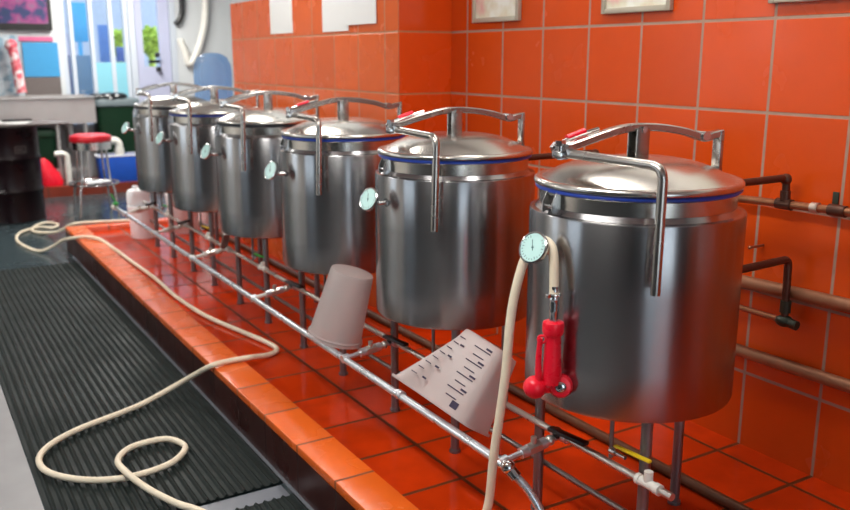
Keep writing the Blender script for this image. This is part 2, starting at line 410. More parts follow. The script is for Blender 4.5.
# ------------------------------------------------------------------ kettles
X0, Y1, S = 1.732, 1.7231, .9149
R, RN = .2925, .266
ZB, ZS = .465, .988
def pol(a, r, z): a = math.radians(a); return V((r*math.cos(a), r*math.sin(a), z))
def kettle(k, label, gasket, grip, red):
    t = thing('brew_kettle', label, 'kettle', (X0, Y1+S*k, 0), 'row of steel kettles on the tiled platform')
    MB().lathe([(.02, ZB+.012), (R-.03, ZB), (R-.010, ZB+.001), (R-.003, ZB+.005), (R, ZB+.014), (R, .60), (R, .80), (R, ZS-.004), (R-.0015, ZS-.0005),
                (R-.004, ZS), (RN+.012, ZS+.002), (RN+.001, ZS+.015), (RN-.02, ZS+.015)], 96).build('body', 'steel', t)
    MB().lathe([(RN-.004, ZS+.0152), (RN+.0, ZS+.0154), (RN, 1.010), (RN, 1.040), (RN+.003, 1.044), (RN-.012, 1.044)], 96).build('neck', 'steel_lid', t)
    MB().lathe([(RN-.01, 1.0442), (RN+.0095, 1.0442), (RN+.0120, 1.0465), (RN+.0120, 1.0510), (RN+.010, 1.0535), (RN-.01, 1.0535)], 96).build('gasket', gasket, t)
    prof = [(RN-.015, 1.0542), (.276, 1.0542), (.2808, 1.057), (.2822, 1.062), (.2808, 1.068), (.276, 1.0725), (.268, 1.0735), (.260, 1.0715)]
    for i in range(1, 13):
        r = .258*(1-i/12.); u = r/.258
        prof.append((max(r, .004), 1.0715+.056*(1-u**3.0)))
    lid = MB().lathe(prof, 96).build('lid', 'steel_lid', t)
    u = pol(-10, 1, 0); w = V((-u.y, u.x, 0))
    def at(s, z, o=0): return u*s+w*o+V((0, 0, z))
    # post: a channel of three plates
    p = MB()
    p.obox(at(.016, 1.16), u, w, (.006, .044, .09), .0015); p.obox(at(-.003, 1.16, .020), u, w, (.040, .005, .09), .0015)
    p.obox(at(-.003, 1.16, -.020), u, w, (.040, .005, .09), .0015); p.build('post', 'bar', lid)
    b = MB().strap(spline([at(.275, 1.183), at(.245, 1.178), at(.21, 1.172), at(.15, 1.190), at(.075, 1.203), at(0, 1.208), at(-.06, 1.203), at(-.12, 1.189), at(-.18, 1.172), at(-.238, 1.156)], 5), .030, .021, w)
    bar = b.build('clamp_bar', 'bar', t)
    MB().cyl(at(.21, 1.178, -.022), at(.21, 1.178, .022), .013).build('pivot_pin', 'chrome', bar)
    MB().cyl(at(0, 1.201, -.026), at(0, 1.201, .026), .008).build('post_pin', 'chrome', bar)
    br = MB(); br.obox(at(.268, 1.128), u, w, (.014, .034, .126), .003); br.obox(at(.258, 1.078), u, w, (.036, .034, .014), .002)
    br.build('rear_bracket', 'bar', t)
    c = MB()
    c.cyl(at(-.236, 1.156, -.030), at(-.236, 1.156, .030), .013); c.hexnut(at(-.236, 1.156, -.042), at(-.236, 1.156, -.027), .017)
    c.hexnut(at(-.236, 1.156, .027), at(-.236, 1.156, .042), .017); c.cyl(at(-.250, 1.130, -.010), at(-.250, 1.176, -.010), .008)
    c.hexnut(at(-.250, 1.166, -.010), at(-.250, 1.180, -.010), .015); c.obox(at(-.246, 1.142, -.004), u, w, (.028, .048, .022), .005)
    cl = c.build('clamp', 'chrome', t)
    lv = MB().tube([at(-.240, 1.166, .026), at(-.18, 1.186, .030), at(-.11, 1.203, .032)], .0058, 10, 4).build('toggle_lever', 'chrome', cl)
    if red: MB().tube([at(-.205, 1.180, .034), at(-.150, 1.197, .036)], .0105, 12).build('lever_grip', 'red_plastic', lv)
    a0 = pol(172, .240, 1.147)
    ra = 235 if k == 0 else 226.5
    MB().tube(bend([a0, pol(ra, .340, 1.140), pol(ra-.7, .352, .83)], .035, 6), .0125, 14).build('handle_rod', 'bar', t)
    # latch bracket on the shoulder
    rr = pol(174, 1, 0); tt = V((-rr.y, rr.x, 0)); g = MB()
    h = tt*.024
    q = [rr*(RN-.001)+V((0, 0, ZS+.010)), rr*(RN+.024)+V((0, 0, ZS+.004)), rr*(RN+.026)+V((0, 0, ZS+.030)), rr*(RN+.012)+V((0, 0, ZS+.060)), rr*(RN-.001)+V((0, 0, ZS+.064))]
    g.rings([[x-h for x in q], [x-h*.84 for x in q]]); g.rings([[x+h*.84 for x in q], [x+h for x in q]])
    q = [rr*(RN+.002)+V((0, 0, ZS+.05)), rr*(RN+.012)+V((0, 0, ZS+.05)), rr*(RN+.012)+V((0, 0, ZS+.056)), rr*(RN+.002)+V((0, 0, ZS+.06))]
    g.rings([[x-h*.86 for x in q], [x+h*.86 for x in q]])
    g.cyl(rr*(RN+.018)+V((0, 0, ZS+.022))-tt*.028, rr*(RN+.018)+V((0, 0, ZS+.022))+tt*.028, .005)
    g.build('hinge_lug', 'chrome', t)
    # dial thermometer on a bent stem
    n = V((-.88, -.22, .40)).normalized(); dc = V((-.3565, -.002, .912)); bk = dc-n*.020
    th = MB().lathe([(.014, -.016), (.034, -.014), (.042, -.006), (.043, .004), (.039, .006), (.037, .003), (.004, .003)], 40, dc, n).build('thermometer', 'chrome', t)
    f = MB().lathe([(.0375, .0032), (.0375, .0042), (.003, .0044)], 40, dc, n).build('dial_face', 'dial', th)
    ax = n.cross(V((0, 0, 1))).normalized(); ay = n.cross(ax)
    i = MB()
    for j in range(20):
        a = 2*PI*j/24-PI/2+.5; d = ax*math.cos(a)+ay*math.sin(a); L = .007 if j % 4 == 0 else .004
        i.obox(dc+n*.0049+d*(.034-L/2), d, n.cross(d), (L, .0014, .0008))
    d = (ax*.3+ay*-.9).normalized(); i.obox(dc+n*.0054+d*.006, d, n.cross(d), (.030, .0018, .0008)); i.lathe([(.003, .0045), (.003, .0062)], 12, dc, n)
    i.build('dial_marks', 'dial_ink', th)
    MB().tube(bend([dc-n*.010, dc-n*.046, V((-.285, -.010, .897))], .012, 4), .0075, 12).hexnut(V((-.296, -.009, .8965)), V((-.286, -.0095, .897)), .015).build('stem', 'chrome', th)
    for x, y in ((-.1350, .2206), (-.1350, -.2206), (.262, .02)):
        m = MB().cyl((x, y, .006), (x, y, ZB+.03), .0155, 18); m.cyl((x, y, 0.0006), (x, y, .010), .021, 18)
        m.build('leg', 'leg', t)
    MB().tube([(-.172, -.13, ZB+.02), (-.172, -.13, .331)], .006, 10).build('drain_tube', 'leg', t)
    if grip:
        s_ = MB().cyl((-.172, -.185, .352), (-.172, -.135, .352), .006); s_.cyl((-.172, -.15, .352), (-.172, -.13, .352), .011)
        sv = s_.build('drain_tap', 'chrome', t)
        MB().obox((-.168, -.205, .372), (.0, -1, .05), (1, 0, 0), (.13, .013, .007), .002).build('tap_lever', grip, sv)
    return t
K = [
 ('nearest stainless kettle, with cream hose and red valve hung over its dial', 'gasket', 'yellow', True),
 ('second stainless kettle from the front, just behind the square measuring jug', 'gasket', None, True),
 ('third stainless kettle from the front, directly behind the upturned frosted round tub', 'gasket', 'green', True),
 ('fourth stainless kettle from the front with dark lid gasket, green tap lever beneath it', 'gasket_dark', 'green', False),
 ('second farthest stainless kettle, blue lid gasket, yellow tap lever beneath it', 'gasket', 'yellow', False),
 ('farthest stainless kettle of the row, beside the blue tub and white buckets', 'gasket_dark', 'green', False)]
for i, a in enumerate(K): kettle(i, *a)

# ------------------------------------------------------------------ piping in front of the kettles
FX, FZ2 = 1.35, .285
fp = thing('supply_pipe', 'long pale steel pipe running along the front of the kettles above the tiles', 'pipe', (FX, 4.2, FZ2))
def L(p, o): return [V(q)-V(o) for q in p]
o_ = (FX, 4.2, FZ2)
MB().tube(L([(FX, 6.72, .289), (FX, 1.79, .279)], o_), .0132, 18).build('tube', 'pipe_pale', fp)
e = MB().sphere(L([(FX, 1.775, .279)], o_)[0], .022, 16); e.cyl(*L([(FX, 1.82, .279), (FX, 1.785, .279)], o_), .018)
e.cyl(*L([(FX, 1.775, .279), (FX+.012, 1.75, .255)], o_), .018); e.build('elbow', 'chrome', fp)
MB().tube(L([(FX+.006, 1.765, .268), (FX+.035, 1.715, .215), (FX+.055, 1.665, .13), (FX+.06, 1.63, .012)], o_), .012, 14, 6).build('down_tube', 'pipe_pale', fp)
e = MB(); e.cyl(*L([(FX, 6.74, .289), (FX, 6.69, .289)], o_), .020); e.sphere(L([(FX, 6.75, .289)], o_)[0], .022); e.build('end_cap', 'pvc', fp)
for y in (4.37, 2.38):
    MB().cyl(*L([(FX, y-.014, .284), (FX, y+.014, .284)], o_), .0165).build('coupling', 'pipe_pale', fp)
HX, HZ = 1.56, .315
hp = thing('drain_header', 'warm grey steel header pipe threaded past the front legs of the kettles', 'pipe', (HX, 4.0, HZ))
o_ = (HX, 4.0, HZ)
MB().tube(L([(HX, 6.70, HZ), (HX, 1.37, HZ)], o_), .0105, 14).build('tube', 'pipe_warm', hp)
for k in range(6):
    y = Y1+S*k-.27
    m = MB().cyl(*L([(HX, y-.03, HZ), (HX, y+.03, HZ)], o_), .0135); m.cyl(*L([(HX, y, HZ), (HX, y, HZ+.035)], o_), .012)
    m.cyl(*L([(HX, y-.042, HZ), (HX, y-.026, HZ)], o_), .0155); m.cyl(*L([(HX, y+.026, HZ), (HX, y+.038, HZ)], o_), .0155)
    m.build('tee_fitting', 'pvc', hp)
MB().tube([(1.63, 6.9, .15), (1.63, .9, .15)], .0085, 12)
dp = MB().tube([(0, 2.9, 0), (0, -2.9, 0)], .0085, 12).build('rail_pipe', 'pipe_dark', None, (1.625, 3.9, .15))
tag(dp, 'thin dull grey pipe low down behind the front legs of the kettles', 'pipe')
bp_ = MB().tube([(0, 3.0, 0), (0, -3.2, 0)], .018, 14).build('floor_pipe', 'brown_pipe', None, (2.115, 4.2, .0185))
tag(bp_, 'brownish pipe lying on the red floor tiles behind the kettle legs', 'pipe')
BL = ['nearest cross valve between the two front pipes, black lever, right of the cream hose',
      'cross valve with black lever under the second kettle, just below the upturned frosted tub',
      'cross valve with black lever and grey nuts between third and fourth kettles',
      'cross valve with grey handle standing under the fourth kettle',
      'white cross valve under the second farthest kettle, near the yellow lever',
      'farthest white cross valve, at the far end of the front pipe']
for k, y in enumerate((1.80, 2.80, 3.78, 4.757, 5.587, 6.43)):
    t = thing('cross_valve', BL[k], 'valve', (FX, y, FZ2), 'cross valves between the two front pipes')
    d = V((HX-FX, 0, HZ-FZ2)); a = lambda s: d*s
    MB().tube([a(.0), a(1.)], .0092, 12).build('branch_tube', 'pvc' if k > 1 else 'pipe_pale', t)
    MB().cyl(a(.30), a(.42), .0165).build('nut', 'pvc' if k > 2 else 'pipe_pale', t); MB().cyl(a(.62), a(.72), .0165).build('nut', 'pvc' if k > 2 else 'pipe_pale', t)
    m = MB(); m.cyl(a(-.06), a(.07), .016)
    nm = 'pvc' if k > 2 else 'pipe_pale'; m.build('nut', nm, t)
    MB().cyl((d.x, -.03, d.z), (d.x, .03, d.z), .0165).build('nut', nm, t)
    m = MB(); m.hexnut(a(.42), a(.62), .019); m.cyl(a(.52), a(.52)+V((0, 0, .034)), .009); m.sphere(a(.8), .016, 12)
    vb = m.build('valve_body', 'pipe_warm', t)
    if k < 3:
        MB().obox(a(.95)+V((-.012, -.055, .026)), (0.12, -1, .0), (1, 0, 0), (.14, .026, .012), .004).cyl(a(.92), a(.92)+V((0, 0, .028)), .012).build('lever', 'black', vb)
    elif k == 3:
        MB().obox(a(.92)+V((.0, -.01, .05)), (.1, -.35, 1), (1, 0, 0), (.10, .040, .022), .006).build('lever', 'pipe_dark', vb)
    else:
        MB().obox(a(.9)+V((.0, -.03, .032)), (.3, -1, .3), (1, 0, 0), (.13, .028, .018), .006).build('lever', 'black', vb)
tag(MB().tube([(0, 0, 0), (-.03, .02, .07)], .006, 8).sphere((-.004, .0, -.004), .018, 10, (1.3, 1.3, .8)).build('tap_handle', 'green', None, (1.353, 6.68, .326)),
    'small green tap handle on the far end of the front pipe', 'tap')

# ------------------------------------------------------------------ wall pipes
PX = 2.475
wp = thing('steam_pipe', 'thin copper pipe with brass couplings on the wall, uppermost of the copper runs', 'pipe', (PX, 1.4, .93))
o_ = (PX, 1.4, .93)
MB().tube(L([(PX, 2.25, .905), (PX, 1.52, .93)], o_), .0135, 14).tube(L([(PX, 1.52, .93), (PX, 1.44, .95), (PX-.01, 1.2, .965)], o_), .015, 14, 3).build('tube', 'copper', wp)
for y in (1.79, 1.60, 1.50): MB().cyl(*L([(PX, y-.028, .921+(1.79-y)*.034), (PX, y+.028, .921+(1.79-y)*.034)], o_), .0185).build('coupling', 'bronze', wp)
MB().cyl(*L([(PX, 1.665, .925), (PX, 1.69, .9245)], o_), .0175).build('solder_ring', 'solder', wp)
MB().box(L([(PX+.006, 1.642, .915)], o_)[0], L([(XW, 1.652, .93)], o_)[0], .001).box(L([(XW-.006, 1.637, .90)], o_)[0], L([(XW, 1.657, .975)], o_)[0], .001).build('wall_bracket', 'verdigris', wp)
def upper_exit(k, label):
    y = Y1+S*k; o_ = (PX, y+.07, .997)
    t = thing('kettle_steam_elbow', label, 'pipe', o_, 'dark elbow pipes leaving the backs of kettles')
    MB().tube(L(bend([(2.012, y+.085, .965), (2.12, y+.085, 1.003), (PX, y+.067, 1.008), (PX, y+.067, .94)], .028, 6), o_), .0125, 14).build('tube', 'bronze', t)
    MB().sphere(L([(PX-.004, y+.067, 1.003)], o_)[0], .019, 14).cyl(*L([(PX, y+.067, .965), (PX, y+.067, .935)], o_), .017).build('fitting', 'bronze', t)
    return t
upper_exit(0, 'dark elbow pipe leaving the back of the nearest kettle just above the copper run')
t2 = upper_exit(1, 'thin brown elbow pipe leaving the back of the second kettle, seen above the nearest lid')
lo = thing('condensate_elbow', 'dark bent pipe with green valve dropping beside the nearest kettle, against the wall', 'pipe', (PX, 1.75, .74)); o_ = (PX, 1.75, .74)
MB().tube(L(bend([(2.021, 1.775, .717), (2.2, 1.76, .733), (PX, 1.755, .742), (PX, 1.75, .535)], .026, 6), o_), .013, 14).build('tube', 'bronze', lo)
MB().sphere(L([(PX, 1.75, .53)], o_)[0], .026, 14, (1, 1.2, .8)).cyl(*L([(PX, 1.75, .56), (PX, 1.75, .60)], o_), .018).cyl(*L([(PX, 1.70, .525), (PX, 1.75, .53)], o_), .016).build('valve', 'verdigris', lo)
MB().tube(L([(PX, 1.76, .53), (PX-.01, 1.95, .535), (PX-.02, 2.1, .54)], o_), .0105, 12).build('return_tube', 'copper', lo)
tag(MB().tube([(0, .9, -.028), (0, -.9, .02)], .0225, 18).build('lagged_pipe', 'copper_pale', None, (XW-.0228, 1.48, .633)),
    'thick copper pipe along the wall at mid height, behind the dark bent pipe', 'pipe')
tag(MB().tube([(0, .9, -.012), (0, -.9, .012)], .0215, 18).build('lagged_pipe', 'copper_pale', None, (XW-.0218, 1.48, .367)),
    'lowest thick copper pipe along the wall, near the floor right of the nearest kettle', 'pipe')
tag(MB().tube([(0, 0, 0), (.07, 0, 0)], .005, 8).sphere((0, 0, 0), .007, 8).build('wall_stub', 'copper', None, (XW-.072, 1.9, .755)),
    'small thin brass rod sticking out of the wall above the mid copper pipe', 'rod')

# ------------------------------------------------------------------ jugs resting on the pipes
def sup(a, rx, ry, e):                        # superellipse
    c, s = math.cos(a), math.sin(a)
    return V((rx*math.copysign(abs(c)**(2/e), c), ry*math.copysign(abs(s)**(2/e), s), 0))
def jug_shell(mb, r0, r1, h, e, spout=0., th=.0025, seg=56, spa=PI):
    def ring(r, z, sp=0.):
        out = []
        for i in range(seg):
            a = 2*PI*i/seg; p = sup(a, r, r, e)
            if sp:
                d = math.cos(a-spa)
                if d > .75: p += V((math.cos(spa), math.sin(spa), 0))*sp*((d-.75)/.25)**1.5
            p.z = z; out.append(p)
        return out
    rs = [ring(.006, h), ring(r1*.8, h), ring(r1*.97, h-.003), ring(r1, h-.012)]
    for i in range(1, 9):
        u = i/8; rs.append(ring(r1+(r0-r1)*u, (h-.012)*(1-u), spout*max(0, (u-.08)/.92)**1.05))
    rs.append(ring(r0+.007, -.002, spout)); rs.append(ring(r0+.007, .006, spout)); 
    inn = [ring(r0-th, .0, spout)]
    for i in range(7, -1, -1):
        u = i/8; inn.append(ring(r1+(r0-r1)*u-th, (h-.012)*(1-u), spout*max(0, (u-.08)/.92)**1.05))
    inn.append(ring(.006, h-.012-th))
    o = rs[:-2]+[rs[-1], rs[-2]]+inn
    mb.rings(o); return mb
def orient(o, zdir, xdir):
    z = V(zdir).normalized(); x = V(xdir); x = (x-z*x.dot(z)).normalized(); y = z.cross(x)
    o.rotation_mode = 'QUATERNION'; o.rotation_quaternion = Matrix((x, y, z)).transposed().to_quaternion()
t = thing('frosted_tub', 'frosted round plastic tub upturned over the front pipes between two kettles', 'tub', (1.405, 3.005, .300))
jug_shell(MB(), .106, .086, .285, 2.0).build('shell', 'jug', t)
MB().torus((0, 0, .012), .107, .004, seg=48).build('rim', 'jug', t)
orient(t, (.24, -.14, 1), (0, 1, 0))
ja = V((.60, -.06, .79)).normalized(); jv = V((.545, .78, -.31)).normalized()   # axis of the leaning jug and the side it shows
jc = (-jv+ja*jv.dot(ja)).normalized(); jc = Quaternion(ja, math.radians(22)) @ jc; js = Quaternion(ja, math.radians(-90)) @ jc
J = thing('measuring_jug', 'frosted square measuring jug with printed scales, upturned against the front pipe', 'measuring jug', V((1.366, 2.02, .312))-jc*.146)
R0, R1 = .122, .083
JH = .252
jug_shell(MB(), R0, R1, JH, 6.0, .066, spa=PI/4*3).build('shell', 'jug', J)
def mark(u, v, w, h):                         # bars printed on the broad face of the jug, following its spout
    U = 1-v/(JH-.012); r = R0+(R1-R0)*(1-U)
    d = math.cos(math.atan2(u, -r)-PI/4*3)
    q = .066*max(0, (U-.08)/.92)**1.05*(max(0, d-.75)/.25)**1.5*.707
    return MB().obox((-r-q-.0012, u+q, v), (.55*q/.03, -1, 0) if q > .002 else (0, -1, 0), (0, 0, 1), (w, h, .0022))
for i in range(8):
    v = .218-.0245*i; f = (R0+(R1-R0)*(v/JH))*.72
    mark(-f*.30, v, .062 if i % 2 == 0 else .040, .0034).build('scale_line', 'jug_ink', J)
    if i % 2 == 0: mark(-f*.60, v+.010, .022, .0065).build('scale_number', 'jug_ink', J)
    mark(f*.93, v, .020, .003).build('side_tick', 'jug_ink', J)
    if i % 2: mark(f*.62, v+.002, .014, .006).build('side_number', 'jug_ink', J)
mark(-.05, .030, .026, .022).build('maker_mark', 'jug_ink', J)
orient(J, ja, Quaternion(ja, math.radians(-135)) @ js)

# ------------------------------------------------------------------ hose
HR = .0125
def fl(x, y, z): return (x, y, z)
run = [(1.60, 7.44, .048), (1.507, 7.471, .048), (1.345, 7.52, .048), (1.221, 7.56, .044), (1.16, 7.635, .02), (1.121, 7.873, -.06), (1.08, 8.127, -.12), (.991, 8.338, -.146), (.965, 8.517, -.146), (1.051, 8.75, -.146),
 (1.156, 8.80, -.146), (1.206, 8.631, -.146), (1.133, 8.50, -.146), (1.053, 8.604, -.146), (.96, 8.548, -.146), (.85, 8.398, -.146), (.79, 8.126, -.146), (.806, 7.805, -.146), (.886, 7.509, -.146), (.977, 7.40, -.10),
 (1.033, 7.214, -.02), (1.078, 6.918, .048), (1.167, 6.888, .050), (1.228, 6.762, .046), (1.263, 6.482, .03), (1.29, 6.072, .014), (1.31, 5.456, .014), (1.303, 4.964, .014), (1.333, 4.496, .014), (1.422, 4.053, .014),
 (1.457, 3.866, .014), (1.452, 3.764, .014), (1.387, 3.713, .016), (1.272, 3.64, .047), (1.171, 3.636, .050), (1.089, 3.626, .047), (1.046, 3.736, -.02), (.978, 3.827, -.09), (.816, 3.781, -.128), (.688, 3.715, -.128),
 (.513, 3.638, -.128), (.385, 3.536, -.128), (.327, 3.415, -.128), (.347, 3.278, -.128), (.448, 3.152, -.128), (.582, 3.092, -.128), (.731, 3.111, -.128), (.815, 3.179, -.128), (.845, 3.256, -.128), (.795, 3.352, -.128),
 (.662, 3.346, -.128), (.585, 3.235, -.118), (.582, 3.084, -.102), (.624, 2.951, -.118), (.688, 2.808, -.128), (.743, 2.711, -.128), (.83, 2.50, -.128), (.93, 2.22, -.12), (1.03, 1.98, -.05), (1.12, 1.885, .055),
 (1.20, 1.865, .075), (1.265, 1.835, .085), (1.30, 1.802, .149), (1.305, 1.78, .33), (1.32, 1.758, .549), (1.34, 1.761, .740), (1.368, 1.752, .868), (1.392, 1.738, .914), (1.407, 1.716, .928), (1.413, 1.692, .912), (1.408, 1.676, .868), (1.404, 1.667, .797)]
hose = MB().tube(run, HR, 14, 6).build('water_hose', 'hose')
tag(hose, 'long cream rubber hose coiled over floor, kerb and hung over the nearest dial', 'hose')
vz = thing('red_hose_valve', 'red plastic hose valve hanging from hose end in front of the nearest kettle', 'valve', (1.404, 1.666, .703))
MB().lathe([(.0105, .115), (.011, .085), (.013, .080), (.011, .072), (.013, .066), (.011, .058), (.013, .052), (.0115, .045), (.0115, .02)], 20).build('hose_barb', 'chrome', vz)
MB().torus((0, 0, .092), .0145, .0028).box((-.026, -.006, .087), (-.012, .006, .097), .001).build('hose_clip', 'chrome', vz)
MB().lathe([(.020, .022), (.027, .019), (.0285, .012), (.0285, -.006), (.026, -.014), (.021, -.016), (.021, -.03), (.0225, -.06), (.0245, -.10), (.026, -.125), (.024, -.15), (.014, -.155)], 28).build('valve_barrel', 'red_plastic', vz)
m = MB().tube([(-.034, .010, -.022), (-.036, .012, -.08), (-.034, .012, -.14)], [.007, .008, .009], 12, 4); m.torus((-.030, .008, -.026), .010, .0035, (.6, .8, 0), 20, 8)
m.build('trigger', 'red_plastic', vz)
nv = V((-.62, -.76, .16)).normalized()
c1 = V((.022, -.012, -.158)); c2 = V((-.036, .024, -.162))
m = MB().lathe([(.012, -.032), (.027, -.028), (.032, -.012), (.032, .006), (.026, .016), (.016, .018)], 28, c1, nv); m.build('valve_knob', 'red_plastic', vz)
m = MB().sphere(c2, .031, 20); m.cyl(c2, c1-nv*.02, .020); m.build('valve_ball', 'red_plastic', vz)
MB().lathe([(.013, .016), (.013, .020), (.009, .0225), (.003, .0225)], 20, c1, nv).torus(c1+nv*.019, .0115, .0035, nv, 20, 8).build('knob_nut', 'chrome', vz)

# ------------------------------------------------------------------ pictures and papers on the tiles
def framed(y0, y1, z0, h, label):
    t = thing('framed_picture', label, 'picture', (XW-.001, (y0+y1)/2, z0), 'framed pictures along the orange wall')
    w = abs(y1-y0); m = MB(); f = .022
    for a, b in (((-w/2, 0), (-w/2+f, h)), ((w/2-f, 0), (w/2, h)), ((-w/2+f, 0), (w/2-f, f)), ((-w/2+f, h-f), (w/2-f, h))):
        m.box((-.022, a[0], a[1]), (0, b[0], b[1]), .003)
    m.build('frame', 'silver', t)
    MB().box((-.012, -w/2+f*.8, f*.8), (-.002, w/2-f*.8, h-f*.8)).build('print', 'print', t)
framed(3.307, 3.683, 1.558, .30, 'silver framed picture high on orange wall, leftmost of the three')
framed(2.38, 2.752, 1.563, .30, 'silver framed picture high on orange wall, middle of the three')
framed(1.45, 1.951, 1.566, .30, 'silver framed picture high on orange wall, rightmost at the corner of photo')
for y0, y1, z0, lab in ((5.25, 5.623, 1.543, 'white paper sheet on the orange pillar, the one standing alone at left'),
                        (4.46, 4.80, 1.536, 'white paper sheet on the orange pillar, lower of the overlapping pair'),
                        (4.127, 4.50, 1.566, 'white paper sheet on the orange pillar, nearest the pillar corner')):
    dx = .004 if 'corner' in lab else 0
    m = MB().box((-.003, y0-(y0+y1)/2, 0), (-.0002, y1-(y0+y1)/2, .27))
    tag(m.build('paper_sheet', 'paper', None, (XP-dx, (y0+y1)/2, z0)), lab, 'paper', 'papers on the orange pillar')

# ------------------------------------------------------------------ far end of the room
struct(MB().box((-1.0, 10.5, FZ), (4.2, YF, -.045)).build('rear_step', 'step'))
# drum
d = thing('oil_drum', 'dark maroon steel drum with rolled ribs standing at left edge of photo', 'drum', (.90, 9.25, FZ))
pr = [(.02, 0), (.285, 0), (.292, .01), (.286, .03)]
for z in (.30, .61):
    pr += [(.286, z-.03), (.291, z-.018), (.298, z), (.291, z+.018), (.286, z+.03)]
pr += [(.286, .885), (.293, .895), (.293, .91), (.286, .92), (.27, .915), (.02, .913)]
MB().lathe(pr, 56).build('barrel_shell', 'maroon', d)
m = MB()
for a in (-72,):
    ca = math.radians(a)
    n_ = V((math.cos(ca), math.sin(ca), 0)); tt = V((-n_.y, n_.x, 0))
    for dz, du, w_, h_ in ((.03, 0, .10, .004), (-.03, 0, .10, .004), (0, -.05, .004, .06), (0, .05, .004, .06), (.005, -.005, .06, .006), (-.012, 0, .07, .004)):
        m.obox(n_*.2865+tt*du+V((0, 0, .70+dz)), tt, n_, (w_, .002, h_))
m.build('stencil_label', 'card_board', d)
tag(MB().obox((0, 0, 0), (1, .1, 0), (0, 1, 0), (.80, .50, .016), .004).build('board', 'card_board', None, (1.02, 9.20, .7695)), 'grey board laid over the top of the dark drum', 'board')
m = MB()
for i in range(4): m.obox((.01*i, .008*i, .004*i), (1, .1*i-.1, 0), (0, 1, 0), (.32, .24, .0032))
tag(m.build('paper_stack', 'paper', None, (.92, 9.14, .7815)), 'loose white papers lying on the board over the drum', 'paper')
tag(MB().obox((0, 0, 0), (1, .06, 0), (0, 1, 0), (.26, .09, .018), .003).build('dark_folder', 'black', None, (1.0, 9.15, .8075)), 'black folder lying on white papers over the drum', 'folder')
# stool
st = thing('bar_stool', 'round red vinyl bar stool with chrome legs and foot ring, beside the drum', 'stool', (1.64, 9.08, FZ))
MB().lathe([(.03, .735), (.185, .735), (.20, .75), (.203, .775), (.19, .80), (.15, .812), (.02, .817)], 40).build('cushion', 'red_dark', st)
MB().lathe([(.186, .665), (.190, .665), (.192, .74), (.186, .742), (.05, .742)], 40).build('seat_ring', 'chrome', st)
MB().torus((0, 0, .325), .232, .0105, seg=44).build('foot_ring', 'chrome', st)
for a in (225, 315, 45, 135):
    MB().tube([pol(a, .165, .70), pol(a, .185, .38), pol(a, .225, .27), pol(a, .255, .012)], .011, 12, 4).cyl(pol(a, .255, .0), pol(a, .255, .016), .014).build('leg', 'chrome', st)
m = MB()
for i in range(7): m.sphere((random.uniform(-.08, .08), random.uniform(-.03, .03), random.uniform(.0, .015)), random.uniform(.03, .05), 12, (1.3, .9, .45))
tag(m.build('white_rag', 'white', None, (1.63, 8.86, FZ+.355)), 'white rag crumpled over foot ring of the red stool', 'cloth')
# sink trough
sk = thing('steel_trough', 'stainless steel trough table standing behind the drum', 'sink', (1.2, 10.9, -.045))
m = MB(); z0, z1 = .70, .985
m.box((-1.0, -.30, z0), (.80, -.285, z1)); m.box((-1.0, .27, z0), (.80, .285, z1+.02)); m.box((-1.0, -.285, z0), (-.985, .27, z1)); m.box((.785, -.285, z0), (.80, .27, z1))
m.box((-.985, -.285, z0), (.785, .27, z0+.015)); m.build('basin', 'sink', sk)
m = MB(); m.box((-1.02, -.325, z1), (.82, -.28, z1+.014), .004); m.box((.78, -.325, z1), (.82, .27, z1+.014), .004); m.build('rim', 'sink', sk)
for x in (-.9, .38, .68):
    MB().cyl((x, -.25, 0), (x, -.25, z0), .022).build('leg', 'sink', sk)
MB().box((-.9, -.265, .16), (.68, -.235, .19)).build('lower_rail', 'sink', sk)
MB().cyl((.55, .0, .40), (.55, 0, z0), .05).build('drain_pipe', 'sink', sk)
# wheeled bins
def wbin(name, label, x, y, w, dp_, h, zb, lid, bag):
    t = thing(name, label, 'bin', (x, y, zb))
    m = MB(); rs = []
    for u in (0, .1, .5, .92, 1):
        k = .86+.14*u
        rs.append([sup(2*PI*i/40, w/2*k, dp_/2*k, 6)+V((0, 0, h*u)) for i in range(40)])
    m.rings(rs); m.build('tub', 'bin', t)
    m = MB(); m.rings([[sup(2*PI*i/40, w/2*q, dp_/2*q, 6)+V((0, 0, h+z)) for i in range(40)] for q, z in ((1.03, -.03), (1.07, -.02), (1.07, .02), (1.0, .05), (.9, .06))])
    m.build('rim' if bag else 'lid', lid, t)
    if bag:
        m = MB()
        for i in range(9): m.sphere((random.uniform(-.42, .1)*w, random.uniform(-.35, -.1)*dp_, h+.06+random.uniform(0, .04)), random.uniform(.06, .10), 12, (1.4, 1, .5))
        m.build('bin_liner', 'bag', t)
    return t
wbin('green_bin', 'dark green bin with grey rim and black liner, behind the blue tub', 2.29, 10.93, .50, .36, .90, -.045, 'bin_lid', True)
wbin('green_bin', 'dark green bin standing under the steel trough', 1.37, 10.86, .40, .42, .58, -.045, 'bin', False)
